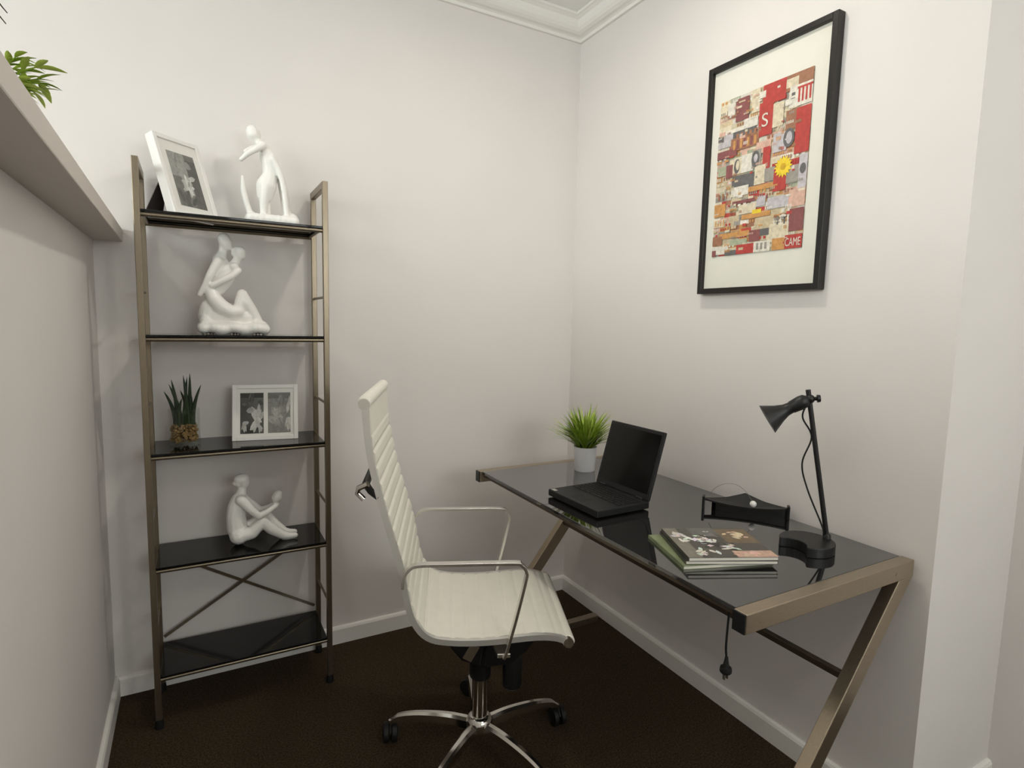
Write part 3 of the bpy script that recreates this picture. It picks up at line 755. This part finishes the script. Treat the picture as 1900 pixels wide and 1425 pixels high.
# ledge plant: leafy sprays, mostly behind the edge
lp = thing('leafy_plant', 'light green leafy plant standing on the ledge', 'plant', (-1.866, -1.115, 1.597))
bm = bmesh.new(); lathe(bm, [(.040, 0), (.043, .004), (.048, .036), (.050, .039), (.046, .039), (.044, .030)], 32); obj('pot', bm, 'pot_white', lp, True)
bm = bmesh.new(); lathe(bm, [(.044, .031), (0, .034)], 24, cap=False); obj('soil', bm, 'soil', lp)
def leaf_mesh(nm, L, w):
    bm = bmesh.new(); rows = []
    for i in range(6):
        f = i/5; ww = w*math.sin(math.pi*min(.98, f*.9+.08))**.8*.5; z = -.25*L*f*f
        rows.append([bm.verts.new((L*f, -ww, z+ww*.35)), bm.verts.new((L*f, 0, z)), bm.verts.new((L*f, ww, z+ww*.35))])
    for a, b in zip(rows, rows[1:]):
        for k in (0, 1): bm.faces.new((a[k], a[k+1], b[k+1], b[k]))
    me = bpy.data.meshes.new(nm); bm.to_mesh(me); bm.free()
    for p in me.polygons: p.use_smooth = True
    return me
lm1 = leaf_mesh('leaf', .038, .0105); lm1.materials.append(MATS['leaf_lime'])
lm2 = leaf_mesh('leaf', .033, .0095); lm2.materials.append(MATS['leaf_grass'])
rg = random.Random(5)
for st in range(24):
    az = rg.uniform(-1.6, 1.9) if st < 20 else rg.uniform(0, 6.28); ln = rg.uniform(.35, 1.2); Ls = rg.uniform(.055, .095)
    p = Vector((.02*math.cos(az), 0.02*math.sin(az), .031)); pts = [p.copy()]; a = ln*.3
    for k in range(5):
        p = p + Vector((math.cos(az)*math.sin(a), math.sin(az)*math.sin(a), math.cos(a)))*Ls/5; a += ln*.22; pts.append(p.copy())
    bm = bmesh.new(); sweep(bm, pts, [.0022, .002, .0018, .0016, .0014, .001], 6); obj('stem', bm, 'leaf_grass', lp)
    for k in range(1, 6):
        for s in (-1, 1):
            o = bpy.data.objects.new('leaf', lm1 if (k+s+st) % 3 else lm2); C.objects.link(o); o.parent = lp
            o.location = pts[k]; o.rotation_euler = (rg.uniform(-.4, .4), rg.uniform(-.7, .2), az+s*rg.uniform(.3, 1.1)); sc = rg.uniform(.75, 1.15); o.scale = (sc, sc, sc)
# a second, taller frond plant further along the ledge: only its arching tips reach the frame
fp = thing('frond_plant', 'grey-green arching frond tips at the top left edge', 'plant', (-1.905, -1.33, 1.597))
bm = bmesh.new(); lathe(bm, [(.045, 0), (.050, .006), (.058, .090), (.061, .094), (.056, .094), (.052, .080)], 32); obj('pot', bm, 'pot_white', fp, True)
bm = bmesh.new()
rg = random.Random(9)
for i in range(26): blade(bm, (0, 0, .085), rg.uniform(.8, 1.9), rg.uniform(.35, .8), rg.uniform(.24, .32), .005, rg.uniform(.4, .9), 7)
for tx, ty, tz in ((.070, .262, .190), (.064, .280, .180), (.050, .245, .205)):       # the long arching tips
    pts = smooth_path([(0, 0, .085), (tx*.35, ty*.35, .16), (tx*.75, ty*.75, tz+.01), (tx, ty, tz)], 6); n_ = len(pts)
    sweep(bm, pts, [.0030*(1-i/n_)+.0006 for i in range(n_)], 6)
obj('foliage', bm, 'leaf_dark', fp, kind='stuff')
# succulent in a glass
sp = thing('glass_planter', 'dark green succulent in a clear glass of brown gravel on the middle shelf', 'plant', (-1.628, -.135, LEV[2]+.0135))
bm = bmesh.new(); lathe(bm, [(.0, .001), (.043, .001), (.0455, .004), (.0455, .120), (.0440, .121)], 40, cap=False); obj('glass_vessel', bm, 'clear_glass', sp, True)
bm = bmesh.new(); rg = random.Random(2)
for i in range(420):
    a = rg.uniform(0, 6.28); r = .0385*math.sqrt(rg.uniform(.15, 1)); z = rg.uniform(.015, .070)
    bmesh.ops.create_icosphere(bm, subdivisions=1, radius=rg.uniform(.0035, .0062), matrix=Matrix.Translation((r*math.cos(a), r*math.sin(a), z)) @ Matrix.Scale(rg.uniform(.6, 1.2), 4, (rg.random(), rg.random(), rg.random()+.1)))
obj('gravel', bm, 'gravel', sp, kind='stuff')
leafs = [(-.022, .0, .115, -.10, .0), (-.030, .004, .085, -.28, .1), (-.012, -.008, .105, -.22, -.1), (.004, .006, .120, .06, .05), (.014, -.004, .125, -.06, .0), (.022, .004, .130, .02, -.1), (.030, -.006, .100, .22, .1), (.0, -.014, .075, .10, -.3), (.016, .012, .085, -.2, .3), (-.022, -.012, .070, .15, -.25), (.028, .010, .075, .0, .3)]
for x, y, L_, lx, ly in leafs:
    bm = bmesh.new(); pts = []; rad = []
    for i in range(8):
        f = i/7; pts.append((x*.8+lx*L_*f*f*1.3, y+ly*L_*f, .066+L_*1.32*f)); rad.append(.0080*(1-f)**.55+.0004)
    sweep(bm, pts, rad, 8); obj('leaf', bm, 'leaf_dark', sp, True)

# ------------------------------------------------------------------ laptop
lt = thing('laptop', 'open black laptop on the glass desk', 'laptop', (-.470, -.853, DZ), R(1.5))
LW, LD = .258, .206      # local Y across, local X from front (-) to hinge (+)
base = obj('base', B(-LD/2, LD/2, -LW/2, LW/2, .004, .026), 'laptop_body', lt, bevel=.003)
for sx in (-1, 1):
    for sy in (-1, 1): bm = bmesh.new(); lathe(bm, [(.006, 0), (.006, .004)], 12, (sx*LD*.42, sy*LW*.42)); obj('rubber_foot', bm, 'rubber', base)
KW, KD = .236, .098
kme = None
for r_ in range(6):
    n = 14 if r_ < 5 else 8
    for k in range(n):
        kw = KW/n; x = .078-r_*KD/6; y = KW/2-(k+.5)*kw
        if r_ == 5 and k in (3, 4): 
            if k == 4: continue
            y = KW/2-4*kw; o = obj('space_bar', B(x-.0065, x+.0065, y-kw*.95, y+kw*.95, .026, .0275), 'laptop_keys', base); continue
        if n == 14 and kme:
            o = bpy.data.objects.new('key', kme); C.objects.link(o); o.parent = base; o.location = (x, y, .026)
        else:
            bm = B(-.0065, .0065, -kw*.43, kw*.43, 0, .0015); o = obj('key', bm, 'laptop_keys', base); o.location = (x, y, .026)
            if n == 14: kme = o.data
obj('trackpad', B(-.085, -.045, -.030, .030, .0258, .0263), 'laptop_keys', base)
obj('palm_badge', B(-.098, -.084, .098, .120, .0258, .0263), 'polished_aluminium', base, label='small silver badge')
bm = B(0, .009, -LW/2, LW/2, 0, .222); TT = Matrix.Translation((LD/2-.006, 0, .027)) @ Matrix.Rotation(R(16), 4, 'Y'); bm.transform(TT)
lid = obj('lid', bm, 'laptop_body', lt, bevel=.003)
bm = B(-.0008, .0005, -LW/2+.012, LW/2-.012, .020, .210); bm.transform(TT); obj('screen', bm, 'screen', lid, label='dark switched-off screen')
for s in (-1, 1):
    bm = bmesh.new(); sweep(bm, [(LD/2-.004, s*.075, .027), (LD/2-.004, s*.105, .027)], .0055, 12); obj('hinge', bm, 'black_plastic', lt, True)

# ------------------------------------------------------------------ magazines
def magazine(name, label, loc, rz, w, d, t, cover, art=None):
    m = thing(name, label, 'magazine', loc, rz, 'magazines stacked on the desk')
    obj('pages', B(-w/2+.001, w/2-.0015, -d/2+.0015, d/2-.0015, .0008, t-.0008), 'paper', m)
    obj('cover', B(-w/2, w/2, -d/2, d/2, t-.0008, t), cover, m); obj('back_cover', B(-w/2, w/2, -d/2, d/2, 0, .0008), cover, m)
    obj('spine', B(-w/2-.0006, -w/2+.001, -d/2, d/2, 0, t), cover, m)
    if art: o = col_mesh('cover_picture', art, 'cover_print', m, lambda u, v, lay: (-w/2+w*u, d/2-d*v, t+.0002+.00008*lay)); o['label'] = 'dark cover picture with white blossoms'
    return m
magazine('magazine', 'green-edged magazine at the bottom of the stack on the desk', (-.452, -1.296, DZ), -.33, .236, .205, .0085, 'magazine_green')
magazine('magazine', 'dark magazine in the middle of the stack on the desk', (-.440, -1.309, DZ+.0087), -.45, .226, .200, .0085, 'cover_dark')
artm = [(rect(0,0,1,1), hexc(74,70,62), 0), (rect(0,0,.16,1), hexc(120,116,104), 1), (rect(.62,.05,1,.55), hexc(110,92,66), 1), (rect(.55,.80,1,1), hexc(196,160,140), 1), (rect(.30,0,.62,.25), hexc(96,96,92), 1)]
rm = random.Random(21)
for cu_, cv_, sp_, n_, cc in ((.34, .45, .20, 34, (238,238,230)), (.55, .66, .13, 18, (232,230,222)), (.12, .25, .08, 8, (216,214,204)), (.84, .26, .13, 20, (226,206,172)), (.20, .86, .10, 10, (214,212,202)), (.78, .90, .16, 16, (228,192,170)), (.5, .25, .2, 10, (120,118,110)), (.45, .6, .3, 16, (52,50,46))):
    for q in range(n_):
        a_ = rm.uniform(0, 6.28); r_ = rm.gauss(0, sp_*.6); px_, py_ = cu_+r_*math.cos(a_), cv_+r_*math.sin(a_); b_ = rm.uniform(0, 6.28); L1, L2 = rm.uniform(.03, .075), rm.uniform(.014, .03)
        pts_ = [(px_+L1*math.cos(b_)*k-L2*math.sin(b_)*m_, py_+L1*math.sin(b_)*k+L2*math.cos(b_)*m_) for k, m_ in ((-1, 0), (-.3, 1), (.5, .8), (1, 0), (.5, -.8), (-.3, -1))]
        if all(.01 < u_ < .99 and .01 < v_ < .99 for u_, v_ in pts_): artm.append((pts_, tuple(x*rm.uniform(.75, 1) for x in hexc(*cc)[:3])+(1,), 2+.03*len(artm)))
magazine('magazine', 'glossy magazine with white blossoms on its cover, top of the stack', (-.4385, -1.3115, DZ+.0174), -.43, .222, .197, .0090, 'cover_dark', artm)

# ------------------------------------------------------------------ desk tray with a wire and white ball
tr = thing('desk_tray', 'low black curved desk tray with a dipped top near the wall', 'desk tray', (-.118, -1.136, DZ), -.891)
TL = .244
bm = bmesh.new(); N = 20; tops = []; fr = []; bk = []
def tray_pt(f):
    x = f*TL/2; yf = -.010*(1-f*f); yb = .018+.080*(1-abs(f))**1.25
    zf = .034-.010*(1-f*f); zb = .031+.009*max(0, 1-abs(f)/.45)
    return x, yf, yb, zf, zb
for i in range(N+1):
    x, yf, yb, zf, zb = tray_pt(-1+2*i/N)
    tops.append([bm.verts.new(p) for p in ((x, yf, zf), (x, (yf+yb)/2, (zf+zb)/2-.003), (x, yb, zb), (x, yb, zb-.005), (x, (yf+yb)/2, (zf+zb)/2-.008), (x, yf, zf-.005))])
for a, b in zip(tops, tops[1:]):
    for k in range(6): bm.faces.new((a[k], a[(k+1)%6], b[(k+1)%6], b[k]))
bm.faces.new(tops[0]); bm.faces.new(tops[-1])
obj('tray_top', bm, 'black_satin', tr, True)
for nm, side_ in (('front_panel', 0), ('back_panel', 1)):
    bm = bmesh.new(); fr = []
    for i in range(2, N-1) if side_ else range(3, N+1):
        x, yf, yb, zf, zb = tray_pt(-1+2*i/N); y = yb-.008 if side_ else yf+.006; z = (zb if side_ else zf)-.006
        fr.append([bm.verts.new(p) for p in ((x, y, 0), (x, y+.003, 0), (x, y+.003, z), (x, y, z))])
    for a, b in zip(fr, fr[1:]):
        for k in range(4): bm.faces.new((a[k], a[(k+1)%4], b[(k+1)%4], b[k]))
    bm.faces.new(fr[0]); bm.faces.new(fr[-1])
    obj(nm, bm, 'black_plastic', tr)
for s_ in (-1, 1): obj('end_panel', B(s_*TL/2-.004, s_*TL/2+.004, -.004, .020, 0, .040), 'black_plastic', tr, bevel=.002)
mh = thing('wire_memo_holder', 'white ball on a thin curved wire resting on the black tray', 'memo holder', (-.108, -1.157, DZ+.0262))
bm = bmesh.new(); bmesh.ops.create_uvsphere(bm, u_segments=20, v_segments=12, radius=.010); bm.transform(Matrix.Translation((0.0, 0, .010))); obj('ball', bm, 'white_bead', mh, True)
bm = bmesh.new(); sweep(bm, smooth_path([(-.002, .003, .019), (-.010, .020, .044), (-.026, .045, .062), (-.044, .072, .060), (-.060, .096, .042), (-.068, .108, .020)], 8), .0007, 6); obj('wire_arc', bm, 'wire', mh, True)

# ------------------------------------------------------------------ desk lamp
la = thing('desk_lamp', 'black desk lamp with flared shade on a slim pole', 'lamp', (-.205, -1.402, DZ))
def W2(p): return Vector(p)-Vector((-.205, -1.402, DZ))
RB, bc, rb = .066, (-.066, .004), .040
disc = [(RB*math.cos(2*math.pi*i/72), RB*math.sin(2*math.pi*i/72)) for i in range(72)]
keep = [i for i in range(72) if math.dist(disc[i], bc) > rb]
st = next(i for i in range(72) if i in keep and (i-1) % 72 not in keep)
ordk = [(st+k) % 72 for k in range(72) if (st+k) % 72 in keep]
poly = [disc[i] for i in ordk]
a0 = math.atan2(poly[-1][1]-bc[1], poly[-1][0]-bc[0]); a1 = math.atan2(poly[0][1]-bc[1], poly[0][0]-bc[0])
while a1 > a0: a1 -= 2*math.pi
poly += [(bc[0]+rb*math.cos(a0+(a1-a0)*k/12), bc[1]+rb*math.sin(a0+(a1-a0)*k/12)) for k in range(1, 12)]
if True:
    bm = bmesh.new(); prism(bm, poly, 0, .026); bs = obj('base', bm, 'black_satin', la, bevel=.002)
    bm = bmesh.new(); lathe(bm, [(.010, .026), (.009, .036), (.0065, .040)], 16, (.052, -.020)); obj('pole_socket', bm, 'black_satin', la, True)
foot = Vector((.052, -.020, .030)); top = W2((-.201, -1.370, 1.166))
bm = bmesh.new(); sweep(bm, [foot, top], .0062, 14); obj('pole', bm, 'black_satin', la, True)
jn = W2((-.198, -1.375, 1.142))
ax = (W2((-.275, -1.298, 1.072))-W2((-.204, -1.368, 1.134))).normalized()
bm = bmesh.new(); bmesh.ops.create_uvsphere(bm, u_segments=16, v_segments=10, radius=.012); bm.transform(Matrix.Translation(jn)); obj('joint', bm, 'black_plastic', la, True)
side = Vector((.714, -.70, .12)).normalized()
bm = bmesh.new(); sweep(bm, [jn, jn+side*.016, jn+side*.017, jn+side*.024], [.005, .005, .0105, .0095], 16); obj('joint_knob', bm, 'black_plastic', la, True)
s0 = jn + ax*.004 + Vector((0, 0, .002))
hp = [(0, .009), (.008, .017), (.020, .0185), (.045, .0165), (.048, .0150), (.062, .0165), (.080, .0235), (.098, .033), (.112, .0405), (.113, .0405), (.112, .0385), (.098, .031), (.080, .0215), (.062, .0145)]
bm = bmesh.new(); sweep(bm, [s0+ax*d for d, r in hp], [r for d, r in hp], 32)
sd = obj('shade', bm, 'black_satin', la, True)
bm = bmesh.new(); bmesh.ops.create_uvsphere(bm, u_segments=16, v_segments=10, radius=.013); bm.transform(Matrix.Translation(s0+ax*.078)); obj('bulb', bm, 'frame_white', sd, True)
cord = smooth_path([s0+ax*.006+Vector((0,0,-.014)), jn+Vector((-.012, .008, -.05)), jn+Vector((.010, -.006, -.10)), jn+Vector((-.006, .004, -.17)), jn+Vector((.010, -.006, -.24)), foot+Vector((-.012, .008, .03)), foot+Vector((-.008, .004, .004))], 8)
bm = bmesh.new(); sweep(bm, cord, .0022, 8); obj('head_cord', bm, 'rubber', la, True)
# cable clipped under the desk, hanging down with its plug
pc = thing('power_cord', 'black power cord with a plug hanging below the desk', 'cord', (-.545, -1.450, 0))
def W3(p): return Vector(p)-Vector((-.545, -1.450, 0))
xs = [W3(p) for p in ((-.120, -1.400, .7345), (-.30, -1.43, .7340), (-.520, -1.448, .7340), (-.543, -1.450, .722), (-.546, -1.450, .68), (-.548, -1.449, .60), (-.545, -1.450, .565))]
bm = bmesh.new(); sweep(bm, smooth_path(xs, 6), .0026, 8); obj('cable', bm, 'rubber', pc, True)
bm = bmesh.new(); lathe(bm, [(.0035, .570), (.005, .560), (.0075, .548), (.0125, .545), (.0135, .540), (.0135, .534), (.011, .531)], 16)
pg = obj('plug', bm, 'rubber', pc, True)
for dx in (-.005, .005): obj('pin', B(dx-.001, dx+.001, -.003, .003, .516, .5315), 'wire', pg)
